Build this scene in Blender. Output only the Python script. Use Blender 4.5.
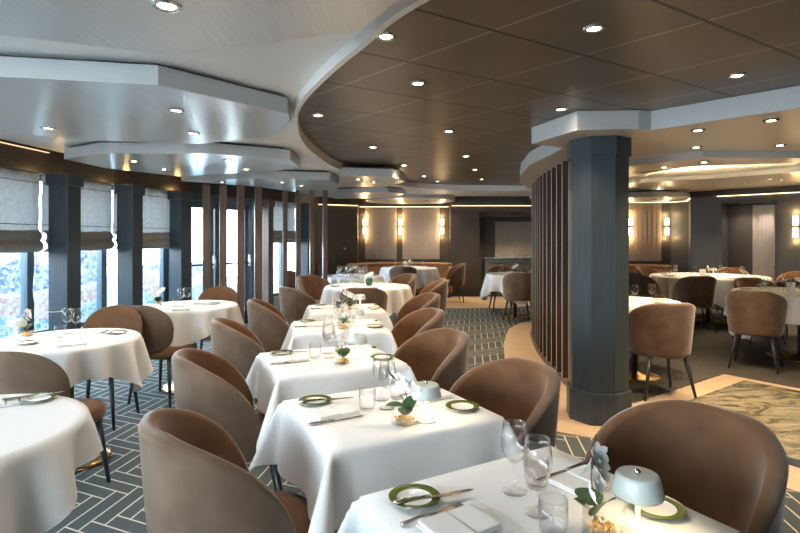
import bpy, bmesh, math, random
from math import sin, cos, pi, radians as R, atan2, hypot, sqrt, exp
from mathutils import Vector, Matrix
random.seed(7)
C = bpy.context.scene.collection
for o in list(bpy.data.objects): bpy.data.objects.remove(o)

# ------------------------------------------------------------ camera, world, exposure
CAM_H, FPX, HOR = 1.38, 533.0, 239.0
cd = bpy.data.cameras.new('camera'); cam = bpy.data.objects.new('camera', cd); C.objects.link(cam)
cam.location = (0, 0, CAM_H); cam.rotation_euler = (pi/2, 0, 0)
cd.sensor_width = 36; cd.lens = FPX/800*36; cd.shift_y = -(266.5-HOR)/800; cd.clip_start = .058
bpy.context.scene.camera = cam
w = bpy.data.worlds.new('world'); bpy.context.scene.world = w; w.use_nodes = True
nt = w.node_tree; bg = nt.nodes['Background']
tc = nt.nodes.new('ShaderNodeTexCoord'); sp = nt.nodes.new('ShaderNodeSeparateXYZ'); cr = nt.nodes.new('ShaderNodeValToRGB')
nt.links.new(tc.outputs['Generated'], sp.inputs[0]); nt.links.new(sp.outputs['Z'], cr.inputs[0]); nt.links.new(cr.outputs[0], bg.inputs[0])
cr.color_ramp.elements[0].position = 0.0; cr.color_ramp.elements[0].color = (.92, .96, 1, 1)
cr.color_ramp.elements[1].position = .6; cr.color_ramp.elements[1].color = (.55, .77, 1, 1)
bg.inputs[1].default_value = 7.5
vs = bpy.context.scene.view_settings
vs.view_transform = 'Standard'; vs.look = 'None'; vs.gamma = 1; vs.use_curve_mapping = False; vs.exposure = 1.47
SPOT = 16.0        # watts of one downlight
WARM = (1, .83, .63)

def at(px, py, z=0.0):                       # a point seen in the photo, at height z -> metres on the plan
    Y = (CAM_H-z)*FPX/(py-HOR)
    return Vector(((px-400)*Y/FPX, Y, z))

# ------------------------------------------------------------ materials
def mat(name, col, rough=.5, metal=0, **kw):
    m = bpy.data.materials.new(name); m.use_nodes = True
    b = m.node_tree.nodes['Principled BSDF']
    b.inputs['Base Color'].default_value = (*col, 1); b.inputs['Roughness'].default_value = rough; b.inputs['Metallic'].default_value = metal
    for k, v in kw.items():
        b.inputs[k.replace('_', ' ')].default_value = v
    return m
def N(m, t, **kw):
    n = m.node_tree.nodes.new('ShaderNode'+t)
    for k, v in kw.items(): setattr(n, k, v)
    return n
def L(m, a, b): m.node_tree.links.new(a, b)
def bsdf(m): return m.node_tree.nodes['Principled BSDF']
def varied(name, c1, c2, scale=8, rough=.6, stretch=(1,1,1), detail=4, bump=0, coord='Object', lo=.35, hi=.65, **kw):
    m = mat(name, c1, rough, **kw)
    t = N(m, 'TexCoord'); mp = N(m, 'Mapping'); mp.inputs['Scale'].default_value = stretch
    no = N(m, 'TexNoise'); no.inputs['Scale'].default_value = scale; no.inputs['Detail'].default_value = detail
    r = N(m, 'ValToRGB'); r.color_ramp.elements[0].color = (*c1, 1); r.color_ramp.elements[1].color = (*c2, 1)
    r.color_ramp.elements[0].position = lo; r.color_ramp.elements[1].position = hi
    L(m, t.outputs[coord], mp.inputs[0]); L(m, mp.outputs[0], no.inputs[0]); L(m, no.outputs[0], r.inputs[0]); L(m, r.outputs[0], bsdf(m).inputs['Base Color'])
    if bump:
        bp = N(m, 'Bump'); bp.inputs['Strength'].default_value = bump; bp.inputs['Distance'].default_value = .01
        L(m, no.outputs[0], bp.inputs['Height']); L(m, bp.outputs[0], bsdf(m).inputs['Normal'])
    return m
def emis(name, col, s):
    m = mat(name, (0,0,0)); b = bsdf(m)
    b.inputs['Emission Color'].default_value = (*col, 1); b.inputs['Emission Strength'].default_value = s
    return m
def glassmat(name, tint=(1,1,1), base=.04, edge=.75):
    m = bpy.data.materials.new(name); m.use_nodes = True; n = m.node_tree.nodes; n.clear()
    out = N(m, 'OutputMaterial'); mix = N(m, 'MixShader'); tr = N(m, 'BsdfTransparent'); gl = N(m, 'BsdfGlossy')
    lw = N(m, 'LayerWeight'); lw.inputs[0].default_value = .25
    mr = N(m, 'MapRange'); mr.inputs[3].default_value = base; mr.inputs[4].default_value = edge
    tr.inputs[0].default_value = (*tint, 1); gl.inputs['Roughness'].default_value = .03
    pw = N(m, 'Math', operation='POWER'); pw.inputs[1].default_value = 3; lw.inputs[0].default_value = .5
    L(m, lw.outputs['Facing'], pw.inputs[0]); L(m, pw.outputs[0], mr.inputs[0]); L(m, mr.outputs[0], mix.inputs[0]); L(m, tr.outputs[0], mix.inputs[1]); L(m, gl.outputs[0], mix.inputs[2]); L(m, mix.outputs[0], out.inputs[0])
    return m

M = {}
def velvet(name, c1, c2, sheen):
    m = varied(name, c1, c2, 7, .75, detail=7, bump=.05, lo=.30, hi=.72)
    b = bsdf(m); b.inputs['Sheen Weight'].default_value = sheen; b.inputs['Sheen Roughness'].default_value = .38
    b.inputs['Sheen Tint'].default_value = (.85, .80, .78, 1); b.inputs['Specular IOR Level'].default_value = .15
    return m
M['velvet'] = velvet('caramel_velvet', (.098, .046, .021), (.175, .088, .044), .5)
M['taupe'] = velvet('sheen_greyed_velvet', (.088, .054, .034), (.160, .108, .074), .7)  # same velvet, greyer for outer faces: window sheen put into the colour
M['tan'] = velvet('tan_upholstery', (.27, .15, .075), (.33, .19, .10), .3)
M['cloth'] = varied('white_linen', (.70, .695, .685), (.75, .745, .735), 300, .85, detail=2)
M['leg'] = mat('black_leg', (.022, .024, .028), .35)
M['brass'] = mat('brass', (.72, .48, .18), .22, 1)
M['steel'] = mat('steel', (.62, .60, .57), .22, 1)
M['darkmetal'] = mat('dark_metal', (.03, .03, .032), .4)
M['pillar'] = varied('pillar_grain', (.028, .040, .049), (.040, .055, .066), 60, .42, (1, 1, .04))
M['brownwood'] = varied('brown_wood', (.10, .060, .042), (.145, .092, .066), 30, .45, (1, 1, .05))
M['slat'] = varied('slat_wood', (.040, .026, .020), (.062, .042, .032), 40, .4, (1, 1, .05))
M['darkwall'] = varied('dark_wall', (.050, .041, .034), (.064, .053, .044), 60, .5, (1, 1, .06))
M['greywall'] = varied('grey_wall', (.050, .052, .055), (.062, .064, .068), 60, .5, (1, 1, .06))
M['beam'] = varied('beam_veneer', (.030, .022, .018), (.042, .032, .026), 25, .45, (.2, .2, 3))
M['ribbed'] = varied('ribbed_panel', (.36, .30, .25), (.42, .36, .31), 50, .6, (1, 1, .1))
M['frame'] = mat('window_frame', (.085, .125, .15), .45)
M['sill'] = mat('sill_white', (.6, .62, .62), .6)
M['white'] = mat('ceiling_white', (.78, .76, .73), .42)
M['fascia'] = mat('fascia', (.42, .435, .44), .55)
M['soffit'] = mat('soffit_bounce_tint', (.66, .58, .48), .30, .3)  # warm bounce light from below put into the underside's colour
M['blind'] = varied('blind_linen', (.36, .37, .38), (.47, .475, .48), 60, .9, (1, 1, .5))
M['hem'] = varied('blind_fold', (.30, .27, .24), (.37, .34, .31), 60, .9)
tb = N(M['blind'], 'BsdfTranslucent'); tb.inputs[0].default_value = (.55, .55, .54, 1); ms = N(M['blind'], 'MixShader'); ms.inputs[0].default_value = .09
L(M['blind'], bsdf(M['blind']).outputs[0], ms.inputs[1]); L(M['blind'], tb.outputs[0], ms.inputs[2])
L(M['blind'], ms.outputs[0], [n for n in M['blind'].node_tree.nodes if n.type == 'OUTPUT_MATERIAL'][0].inputs[0])
M['glass'] = glassmat('clear_glass', (1, 1, 1), .045, .8)
M['pane'] = glassmat('pane_glass', (.93, .97, .98), .03, .5)
M['bulb'] = emis('lamp_lens', (1, .86, .62), 25)
M['sconce'] = emis('sconce_glow', (1, .76, .44), 6)
M['led'] = emis('led_strip', (1, .72, .38), 1.5)
M['cove'] = emis('cove_strip', (1, .78, .46), 110)
M['stemglow'] = mat('lamp_stem', (.9, .88, .82), .3)
M['shade'] = mat('lamp_shade', (.56, .60, .56), .25)
M['china'] = mat('white_china', (.82, .80, .76), .12)
M['greenrim'] = mat('green_glaze', (.10, .125, .018), .15)
M['cutlery'] = mat('cutlery_steel', (.55, .50, .45), .2, 1)
M['petal'] = mat('white_petal', (.86, .84, .82), .6)
M['leaf'] = varied('green_leaf', (.018, .07, .02), (.04, .12, .03), 12, .35)
M['stem'] = mat('dark_stem', (.06, .05, .035), .6)
M['amber'] = varied('amber_pebbles', (.65, .30, .05), (.85, .5, .12), 90, .3, bump=.4)
M['greenglass'] = mat('green_glass', (.02, .10, .07), .1)
M['charcoal'] = mat('charcoal', (.03, .03, .03), .5)
M['cord'] = mat('white_cord', (.75, .75, .75), .5)
M['deck'] = mat('deck_paint', (.35, .5, .55), .6)

# silver ceiling panels: brushed lacquer with soft streaks
m = M['silver'] = varied('brushed_silver', (.58, .55, .51), (.66, .63, .59), 4, .3, (30, .6, 1), metal=.55, bump=.02)
bsdf(m).inputs['Anisotropic'].default_value = .6
bsdf(m).inputs['Roughness'].default_value = .30
# dark ceiling with panel joints
m = M['darkceil'] = varied('dark_ceiling', (.150, .115, .080), (.175, .138, .098), 3, .34, (1, 1, 1), metal=.4)
def seam_mask(m, nx, ny, off, per, half):
    g = N(m, 'NewGeometry'); d = N(m, 'VectorMath', operation='DOT_PRODUCT'); d.inputs[1].default_value = (nx, ny, 0); L(m, g.outputs['Position'], d.inputs[0])
    s = N(m, 'Math', operation='SUBTRACT'); s.inputs[1].default_value = off-per/2; L(m, d.outputs['Value'], s.inputs[0])
    p = N(m, 'Math', operation='PINGPONG'); p.inputs[1].default_value = per/2; L(m, s.outputs[0], p.inputs[0])
    c = N(m, 'Math', operation='GREATER_THAN'); c.inputs[1].default_value = per/2-half; L(m, p.outputs[0], c.inputs[0])
    return c.outputs[0]
b = bsdf(m); src = b.inputs['Base Color'].links[0].from_socket
mA = seam_mask(m, -.53, .848, 1.19, .537, .008); mB = seam_mask(m, .743, .669, 1.83, .57, .0045)
x1 = N(m, 'Mix', data_type='RGBA'); x1.inputs[7].default_value = (.42, .38, .33, 1); L(m, src, x1.inputs[6]); L(m, mB, x1.inputs[0])
x2 = N(m, 'Mix', data_type='RGBA'); x2.inputs[7].default_value = (.004, .004, .004, 1); L(m, x1.outputs[2], x2.inputs[6]); L(m, mA, x2.inputs[0])
L(m, x2.outputs[2], b.inputs['Base Color'])

# carpet: sheared herringbone of cream lines
def carpet_mat(name, base1, base2, line):
    m = varied(name, base1, base2, 160, .95, detail=2, bump=.15)
    b = bsdf(m); src = b.inputs['Base Color'].links[0].from_socket
    g = N(m, 'NewGeometry')
    def math(op, a, c=None):
        n = N(m, 'Math', operation=op)
        for i, v in enumerate((a, c)):
            if v is None: continue
            if isinstance(v, (int, float)): n.inputs[i].default_value = v
            else: L(m, v, n.inputs[i])
        return n.outputs[0]
    def dot(v, off=0):
        d = N(m, 'VectorMath', operation='DOT_PRODUCT'); d.inputs[1].default_value = (*v, 0); L(m, g.outputs['Position'], d.inputs[0]); return math('ADD', d.outputs['Value'], off)
    # lattice axes: e1 = (cos-22, sin-22)*s, e2 = (~-.12, 1)*s
    s = .092
    e1 = (cos(R(-24))*s, sin(R(-24))*s); e2 = (sin(R(-8))*-s, cos(R(-8))*s)
    det = e1[0]*e2[1]-e1[1]*e2[0]
    X = dot((e2[1]/det, -e2[0]/det), 400); Yv = dot((-e1[1]/det, e1[0]/det), 400)
    n = 4
    i = math('FLOOR', X); j = math('FLOOR', Yv); fx = math('FRACT', X); fy = math('FRACT', Yv)
    mm = math('FLOOR', math('ADD', math('MODULO', math('ADD', math('SUBTRACT', i, j), 8000.0), 2.0*n), .5))
    t = .05
    lo_x = math('LESS_THAN', fx, t); hi_x = math('GREATER_THAN', fx, 1-t); lo_y = math('LESS_THAN', fy, t); hi_y = math('GREATER_THAN', fy, 1-t)
    isH = math('LESS_THAN', mm, n-.5); isV = math('SUBTRACT', 1.0, isH)
    eq = lambda k: math('COMPARE', mm, float(k)) 
    def EQ(k):
        o = math('COMPARE', mm, float(k)); o.node.inputs[2].default_value = .4; return o
    mx = lambda *a: a[0] if len(a) == 1 else math('MAXIMUM', a[0], mx(*a[1:]))
    H = math('MULTIPLY', isH, mx(lo_y, hi_y, math('MULTIPLY', EQ(0), lo_x), math('MULTIPLY', EQ(n-1), hi_x)))
    V = math('MULTIPLY', isV, mx(lo_x, hi_x, math('MULTIPLY', EQ(2*n-1), lo_y), math('MULTIPLY', EQ(n), hi_y)))
    mask = math('MAXIMUM', H, V)
    x = N(m, 'Mix', data_type='RGBA'); x.inputs[7].default_value = (*line, 1); L(m, src, x.inputs[6]); L(m, mask, x.inputs[0]); L(m, x.outputs[2], b.inputs['Base Color'])
    return m
M['carpet'] = carpet_mat('patterned_carpet', (.038, .052, .054), (.058, .074, .076), (.52, .46, .37))
M['plaincarpet'] = varied('plain_carpet', (.050, .045, .037), (.075, .068, .056), 30, .95, detail=8)
m = M['wood'] = varied('pale_oak', (.42, .31, .20), (.54, .41, .28), 6, .4, (1, 9, 1), detail=6)
m = M['marble'] = varied('green_marble', (.075, .070, .045), (.30, .26, .18), 2.8, .18, (1, 2.2, 1), detail=12, lo=.42, hi=.62)
for n_ in m.node_tree.nodes:
    if n_.type == 'TEX_NOISE': n_.inputs['Distortion'].default_value = 1.6; n_.inputs['Roughness'].default_value = .7
M['bluemarble'] = varied('blue_marble', (.16, .22, .26), (.05, .09, .13), 9, .2, (1, 1, 3), detail=8)
# mosaic outside: chips of colour on white, in bands by height
m = M['mosaic'] = mat('mosaic', (.8, .8, .8), .5)
g = N(m, 'NewGeometry'); vo = N(m, 'TexVoronoi'); vo.inputs['Scale'].default_value = 24
L(m, g.outputs['Position'], vo.inputs['Vector'])
sx = N(m, 'SeparateXYZ'); L(m, g.outputs['Position'], sx.inputs[0])
no = N(m, 'TexNoise'); no.inputs['Scale'].default_value = .9; L(m, g.outputs['Position'], no.inputs['Vector'])
ad = N(m, 'Math', operation='MULTIPLY_ADD'); ad.inputs[1].default_value = .9; L(m, no.outputs[0], ad.inputs[0]); L(m, sx.outputs['Z'], ad.inputs[2])
band = N(m, 'ValToRGB'); band.color_ramp.interpolation = 'CONSTANT'
L(m, ad.outputs[0], band.inputs[0])
cols = [(0, (.05, .42, .55)), (.55, (.10, .45, .60)), (.78, (.62, .36, .36)), (.98, (.75, .72, .62)), (1.0, (.75, .72, .62))]
e = band.color_ramp.elements
# the ramp works on 0..1, heights are scaled by 1/1.8
ad2 = N(m, 'Math', operation='MULTIPLY'); ad2.inputs[1].default_value = .5; L(m, ad.outputs[0], ad2.inputs[0]); L(m, ad2.outputs[0], band.inputs[0])
e[0].position = 0; e[0].color = (.05, .26, .34, 1); e[1].position = .44; e[1].color = (.48, .24, .22, 1)
for p, c in ((.57, (.78, .74, .66)), (.60, (.08, .16, .42)), (.80, (.60, .34, .24))):
    q = e.new(p); q.color = (*c, 1)
sc = N(m, 'SeparateColor'); L(m, vo.outputs['Color'], sc.inputs[0])
gt = N(m, 'Math', operation='POWER'); gt.inputs[1].default_value = .9; L(m, sc.outputs[0], gt.inputs[0])
mx_ = N(m, 'Mix', data_type='RGBA'); mx_.inputs[7].default_value = (.62, .60, .58, 1); L(m, band.outputs[0], mx_.inputs[6]); L(m, gt.outputs[0], mx_.inputs[0])
L(m, mx_.outputs[2], bsdf(m).inputs['Base Color'])

# ------------------------------------------------------------ mesh helpers
class MB:
    def __init__(s): s.v = []; s.f = []; s.mi = []; s.sm = []
    def add(s, vs, fs, mi=0, smooth=False, T=None):
        k = len(s.v)
        s.v += [tuple(T @ Vector(p)) if T else tuple(p) for p in vs]
        for f in fs: s.f.append([i+k for i in f]); s.mi.append(mi); s.sm.append(smooth)
        return s
    def box(s, lo, hi, mi=0, T=None, bevel=0):
        x0, y0, z0 = lo; x1, y1, z1 = hi
        if bevel:
            bm = bmesh.new(); bmesh.ops.create_cube(bm, size=1)
            for v in bm.verts: v.co = Vector((x0+(v.co.x+.5)*(x1-x0), y0+(v.co.y+.5)*(y1-y0), z0+(v.co.z+.5)*(z1-z0)))
            bmesh.ops.bevel(bm, geom=bm.edges[:], offset=bevel, segments=2, affect='EDGES', profile=.5)
            bm.verts.index_update()
            s.add([v.co[:] for v in bm.verts], [[v.index for v in f.verts] for f in bm.faces], mi, False, T); bm.free(); return s
        V = [(x0,y0,z0),(x1,y0,z0),(x1,y1,z0),(x0,y1,z0),(x0,y0,z1),(x1,y0,z1),(x1,y1,z1),(x0,y1,z1)]
        return s.add(V, [(0,3,2,1),(4,5,6,7),(0,1,5,4),(1,2,6,5),(2,3,7,6),(3,0,4,7)], mi, False, T)
    def prism(s, poly, z0, z1, mi=0, T=None):
        a = sum(poly[i][0]*poly[(i+1) % len(poly)][1]-poly[(i+1) % len(poly)][0]*poly[i][1] for i in range(len(poly)))
        if a < 0: poly = poly[::-1]
        n = len(poly)
        V = [(p[0], p[1], z0) for p in poly]+[(p[0], p[1], z1) for p in poly]
        F = [list(range(n))[::-1], list(range(n, 2*n))]+[(i, (i+1) % n, n+(i+1) % n, n+i) for i in range(n)]
        return s.add(V, F, mi, False, T)
    def lathe(s, prof, seg=24, mi=0, T=None, smooth=True):
        V = []; F = []
        for r, z in prof:
            for k in range(seg): a = 2*pi*k/seg; V.append((r*cos(a), r*sin(a), z))
        for i in range(len(prof)-1):
            for k in range(seg): F.append((i*seg+k, i*seg+(k+1) % seg, (i+1)*seg+(k+1) % seg, (i+1)*seg+k))
        return s.add(V, F, mi, smooth, T)
    def tube(s, pts, r, seg=8, mi=0, T=None):
        pts = [Vector(p) for p in pts]; n = len(pts); V = []; F = []
        rr = r if isinstance(r, (list, tuple)) else [r]*n
        for i, p in enumerate(pts):
            t = (pts[min(i+1, n-1)]-pts[max(i-1, 0)]).normalized()
            u = t.cross(Vector((0, 0, 1)));  u = u.normalized() if u.length > 1e-3 else Vector((1, 0, 0)); w_ = t.cross(u)
            for k in range(seg): a = 2*pi*k/seg; V.append(tuple(p+(u*cos(a)+w_*sin(a))*rr[i]))
        for i in range(n-1):
            for k in range(seg): F.append((i*seg+k, i*seg+(k+1) % seg, (i+1)*seg+(k+1) % seg, (i+1)*seg+k))
        F.append(list(range(seg))[::-1]); F.append(list(range((n-1)*seg, n*seg)))
        return s.add(V, F, mi, True, T)
    def build(s, name, mats, parent=None):
        me = bpy.data.meshes.new(name); me.from_pydata(s.v, [], s.f)
        for m_ in (mats if isinstance(mats, list) else [mats]): me.materials.append(m_)
        for p, i, q in zip(me.polygons, s.mi, s.sm): p.material_index = i; p.use_smooth = q
        bm = bmesh.new(); bm.from_mesh(me); bmesh.ops.remove_doubles(bm, verts=bm.verts, dist=1e-5); bmesh.ops.recalc_face_normals(bm, faces=bm.faces); bm.to_mesh(me); bm.free()
        o = bpy.data.objects.new(name, me); C.objects.link(o)
        if parent: o.parent = parent
        return o
def tag(o, label, cat, group=None, kind=None):
    o['label'] = label; o['category'] = cat
    if group: o['group'] = group
    if kind: o['kind'] = kind
    return o
def struct(o): o['kind'] = 'structure'; return o
def thing(name, loc=(0,0,0), rz=0):
    o = bpy.data.objects.new(name, None); o.empty_display_size = .1; C.objects.link(o); o.location = loc; o.rotation_euler = (0, 0, rz); return o
def copy_tree(o, parent=None):
    c = o.copy(); C.objects.link(c)
    if parent: c.parent = parent
    for ch in list(o.children): copy_tree(ch, c)
    return c
protos = {}
def place(kind, make, loc, rz, label, cat, group=None):
    if kind not in protos: o = protos[kind] = make()
    else:
        o = copy_tree(protos[kind])
        for k in ('label', 'group'):
            if k in o: del o[k]
    o.location = loc; o.rotation_euler = (0, 0, rz)
    return tag(o, label, cat, group)
def rotz(a): return Matrix.Rotation(a, 4, 'Z')
ORD = ['first', 'second', 'third', 'fourth', 'fifth', 'sixth', 'seventh', 'eighth', 'ninth', 'tenth', 'eleventh', 'twelfth', 'thirteenth', 'fourteenth', 'fifteenth', 'sixteenth', 'seventeenth', 'eighteenth']

# ------------------------------------------------------------ plan of the room
WL = [(-3.05, -1.6), (-3.3, .2), (-3.42, 2.0), (-3.46, 3.2), (-3.44, 4.2), (-3.36, 5.25), (-3.20, 6.22), (-2.86, 7.1), (-2.12, 8.55), (-1.66, 9.45), (-1.62, 10.9)]
pillars_xy = [(-3.46, 4.2), (-3.30, 5.25), (-3.15, 6.22), (-2.92, 7.1), (-2.12, 8.55), (-1.66, 9.45)]
# floor
def wood_boundary():
    return [(1.9, 2.3), (2.16, 2.88), (2.09, 3.0), (1.45, 3.62), (1.08, 3.83), (1.08, 5), (1.2, 6.1), (1.36, 7.0), (1.66, 8.15), (1.98, 8.75), (2.7, 9.4), (3.6, 9.6)]
fl = MB(); fl.prism([(-6, -3), (10, -3), (10, 16), (-6, 16)], -.1, 0.0)
struct(fl.build('floor', M['carpet']))
wd = MB()
nb = [(2.55, 2.35), (2.16, 2.88)]+wood_boundary()[3:]
apex = (3.3, 5.42)
wd.prism([(3.05, 1.75), (2.09, 3.0), (1.45, 3.62), (1.08, 3.83), (1.08, 5), (1.2, 6.1), (1.36, 7.0), (1.66, 8.15), (1.98, 8.75), (2.7, 9.4), (2.9, 9.1), (2.25, 8.3), (1.95, 7.0), (1.75, 5.6), (1.72, 4.6), (1.95, 4.45), (3.3, 5.42), (5.6, 2.2)], .0, .006)
struct(wd.build('floor', M['wood']))
wf = MB(); wf.prism([(-.6, 10.6), (2.1, 10.6), (2.9, 11.2), (2.9, 12.74), (1.2, 12.74), (-.9, 13.0)], .0, .006); struct(wf.build('floor', M['wood']))
pc = MB(); pc.prism([(1.72, 4.62), (1.95, 4.48), (3.3, 5.45), (5.6, 2.25), (9, 2.25), (9, 12), (3.2, 12), (2.9, 9.1), (2.25, 8.3), (1.95, 7.0), (1.75, 5.6)], .0, .004); struct(pc.build('floor', M['plaincarpet']))
mb = MB(); A_ = Vector((3.24, 5.02)); B_ = Vector((1.84, 4.0)); vdir = Vector((.58, -.81))
sl = [tuple(B_), tuple(A_), tuple(A_+vdir*3.4), tuple(B_+vdir*3.4)]
mb.prism(sl, .006, .05, 0)
t = mb.build('marble_step', M['marble']); tag(t, 'low veined green brown marble slab behind the right foreground armchair', 'marble step')
e_ = MB(); nrm = Vector((-.81, -.58)); p0 = B_; p1 = B_+vdir*3.4
e_.prism([tuple(p0), tuple(p1), tuple(p1+nrm*.012), tuple(p0+nrm*.012)], .007, .049)
q = e_.build('edging', M['bluemarble'], t); q['label'] = 'blue grey marble edge band'

# walls
def wallseg(mbd, p, q, z0, z1, th=.12, mi=0, side=1):
    p = Vector(p); q = Vector(q); d = (q-p).normalized(); n = Vector((-d.y, d.x))*th*side
    mbd.prism([tuple(p), tuple(q), tuple(q+n), tuple(p+n)], z0, z1, mi)
HT = 2.62
def offs(pts, d):
    out = []
    for i, p in enumerate(pts):
        a = Vector(pts[max(i-1, 0)]); b_ = Vector(pts[min(i+1, len(pts)-1)]); t_ = (b_-a).normalized(); out.append((p[0]-t_.y*d, p[1]+t_.x*d))
    return out
GL = offs(WL, .34)         # glazing line, outside the pillars
def strip(pts, d0, d1, z0, z1):
    a = offs(pts, d0); b_ = offs(pts, d1); m_ = MB()
    for i in range(len(pts)-1): m_.prism([a[i], a[i+1], b_[i+1], b_[i]], z0, z1)
    return m_
w_l = struct(strip(WL, .12, .50, 2.02, HT).build('wall_left', M['beam']))
s_ = strip(WL[:8], .28, .46, 0, .40); s_.build('sill_wall', M['sill'], w_l)
s_ = strip(WL[8:], .28, .46, 0, .40); s_.build('sill_wall', M['sill'], w_l)
far = MB()
seg = [((-1.85, 10.75), (-1.85, 12.1)), ((-2.2, 12.1), (-1.02, 12.75)), ((-1.02, 12.75), (-1.02, 13.2)), ((-1.02, 13.2), (1.22, 13.2)), ((1.22, 13.32), (1.22, 12.76)), ((1.22, 12.75), (1.90, 12.75))]
for a, b_ in seg: wallseg(far, a, b_, 0, HT)
wallseg(far, (1.90, 12.75), (3.7, 12.75), 2.03, HT)
wallseg(far, (1.90, 12.75), (1.98, 13.9), 0, 2.2, .1); wallseg(far, (1.9, 13.9), (3.9, 13.9), 0, 2.2); wallseg(far, (3.7, 12.75), (3.7, 13.9), 0, HT, .1)
wallseg(far, (3.7, 12.75), (4.6, 12.75), 0, HT)
far.prism([(1.9, 12.88), (3.7, 12.88), (3.7, 14), (1.9, 14)], 1.93, 2.1)
w_f = struct(far.build('wall_far', M['darkwall']))
rw = MB()
RW = [(4.6, 12.75), (4.6, 12.2), (6.1, 12.0), (6.28, 11.6), (5.86, 10.75), (6.16, 10.36)]
for a, b_ in zip(RW, RW[1:]): wallseg(rw, a, b_, 0, HT)
# niche wall from (6.16,10.36) to (7.3,9.2)
u_ = Vector((.70, -.714)); n_in = Vector((-.714, -.70)); P0 = Vector((6.16, 10.36))
K = lambda t_, d=0: tuple(P0+u_*t_-n_in*d)
N1, N2 = .0, .0
rw2 = MB()
wallseg(rw2, K(0), K(.02), 0, HT)
# niche between t=.06 and t=1.02
wallseg(rw2, K(.02), K(1.02), 2.06, HT)
wallseg(rw2, K(.02), K(.02, .45), 0, 2.1, .06, 0, -1); wallseg(rw2, K(1.02), K(1.02, .45), 0, 2.1, .06); wallseg(rw2, K(.0, .45), K(1.1, .45), 0, 2.2)
rw2.prism([K(0), K(1.05), K(1.05, .5), K(0, .5)], 2.06, 2.1)
wallseg(rw2, K(1.02), K(1.6), 0, HT)
wallseg(rw2, K(1.6), (8.9, 7.5), 0, HT); wallseg(rw2, (8.9, 7.5), (8.9, -2.5), 0, HT)
for x in (rw2,): rw.v_off = 0
k0 = len(rw.v); rw.add(rw2.v, rw2.f)
w_r = struct(rw.build('wall_right', M['greywall']))
bk = MB(); wallseg(bk, (8.9, -2.5), (-3.3, -2.5), 0, .4, .12, 0, -1); wallseg(bk, (8.9, -2.5), (-3.3, -2.5), 2.05, HT, .12, 0, -1); wallseg(bk, (8.9, -2.5), (-1.55, -2.5), 0, HT, .12, 0, -1)
for k in range(1, 3): wallseg(bk, (.2-k*1.45, -2.5), (.0-k*1.45, -2.5), .4, 2.05, .12, 0, -1)
struct(bk.build('wall_back', M['darkwall']))
bb = MB()
for a, b_ in (((-2.2, 12.1), (-1.02, 12.75)), ((1.22, 12.75), (1.90, 12.75))): wallseg(bb, a, b_, 0, .22, .02, 0, -1)
struct(bb.build('baseboard_far', M['charcoal']))
# led lines under the ceiling cornice
def led(name, pts, z, parent, d=.05):
    m_ = MB(); a = offs(pts, -.004); b_ = offs(pts, -.03)
    for i in range(len(pts)-1): m_.prism([a[i], a[i+1], b_[i+1], b_[i]], z, z+.012)
    o = m_.build('light_strip', M['led'], parent); o['label'] = 'glowing warm light strip'
    m2 = MB(); a = offs(pts, 0); b_ = offs(pts, -.06)
    for i in range(len(pts)-1): m2.prism([a[i], a[i+1], b_[i+1], b_[i]], z+.016, z+.16)
    m2.build('cornice', M['darkwall'], parent)
led('l', [(-2.15, 12.12), (-1.02, 12.74)], 2.17, w_f); led('l', [(-1.0, 13.2), (1.2, 13.2)], 2.17, w_f); led('l', [(1.24, 12.75), (3.6, 12.75)], 2.17, w_f)
led('l', [(4.62, 12.2), (6.08, 12.0), (6.26, 11.6), (5.88, 10.77)], 2.20, w_r)
led('l', [(6.165, 10.355), K(1.6)], 2.20, w_r)
m_ = strip(WL[1:6], .095, .118, 2.228, 2.234); M['ledfaint'] = emis('led_faint', (1, .70, .40), .5); q = m_.build('light_strip', M['ledfaint'], w_l); q['label'] = 'thin warm light line at the top of the beam'
# ribbed panels
def ribs(p, q, z0, z1, parent, n=22, mat_='ribbed'):
    p = Vector(p); q = Vector(q); d = (q-p)/n; nn = Vector((d.y, -d.x)).normalized(); m_ = MB()
    for i in range(n):
        a = p+d*i; b_ = a+d*.82
        m_.prism([tuple(a+nn*.006), tuple(b_+nn*.006), tuple(b_+nn*(.03 if i % 3 else .022)), tuple(a+nn*(.03 if i % 3 else .022))], z0, z1)
    m_.prism([tuple(p), tuple(q), tuple(q+nn*.006), tuple(p+nn*.006)], z0, z1)
    o = m_.build('ribbed_panel', M[mat_], parent); o['label'] = 'pale vertically ribbed panel'; return o
ribs((-.86, 13.2), (-.08, 13.2), .88, 2.15, w_f); ribs((.06, 13.2), (.98, 13.2), .88, 2.15, w_f); ribs((2.48, 13.9), (3.6, 13.9), .9, 1.83, w_f)
ribs((5.2, 12.12), (5.9, 12.03), .88, 2.18, w_r); ribs((6.24, 11.45), (5.95, 10.86), .88, 2.18, w_r, 18)
np = MB(); np.prism([K(.04, .449), K(.5, .449), K(.5, .43), K(.04, .43)], 0, 2.05); np.build('niche_panel', M['darkwall'], w_r)
ribs(K(.5, .45), K(.86, .45), .0, 2.03, w_r, 16)
dr = MB(); dv = (Vector((-1.02, 12.75))-Vector((-2.2, 12.1))).normalized(); dn = Vector((dv.y, -dv.x))
def dpt(t_, d): p = Vector((-2.2, 12.1))+dv*t_+dn*d; return (p.x, p.y)
dr.prism([dpt(.32, .001), dpt(1.15, .001), dpt(1.15, .02), dpt(.32, .02)], .02, 2.05)
d1 = struct(dr.build('door_1', M['darkwall']))
kn = MB(); kn.lathe([(0, 0), (.012, 0), (.012, .03), (.03, .035), (.032, .05), (.02, .062), (0, .064)], 14, 0, Matrix.Translation((*dpt(1.0, .02), 1.15)) @ Vector((dn.x, dn.y, 0)).to_track_quat('Z', 'Y').to_matrix().to_4x4())
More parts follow.
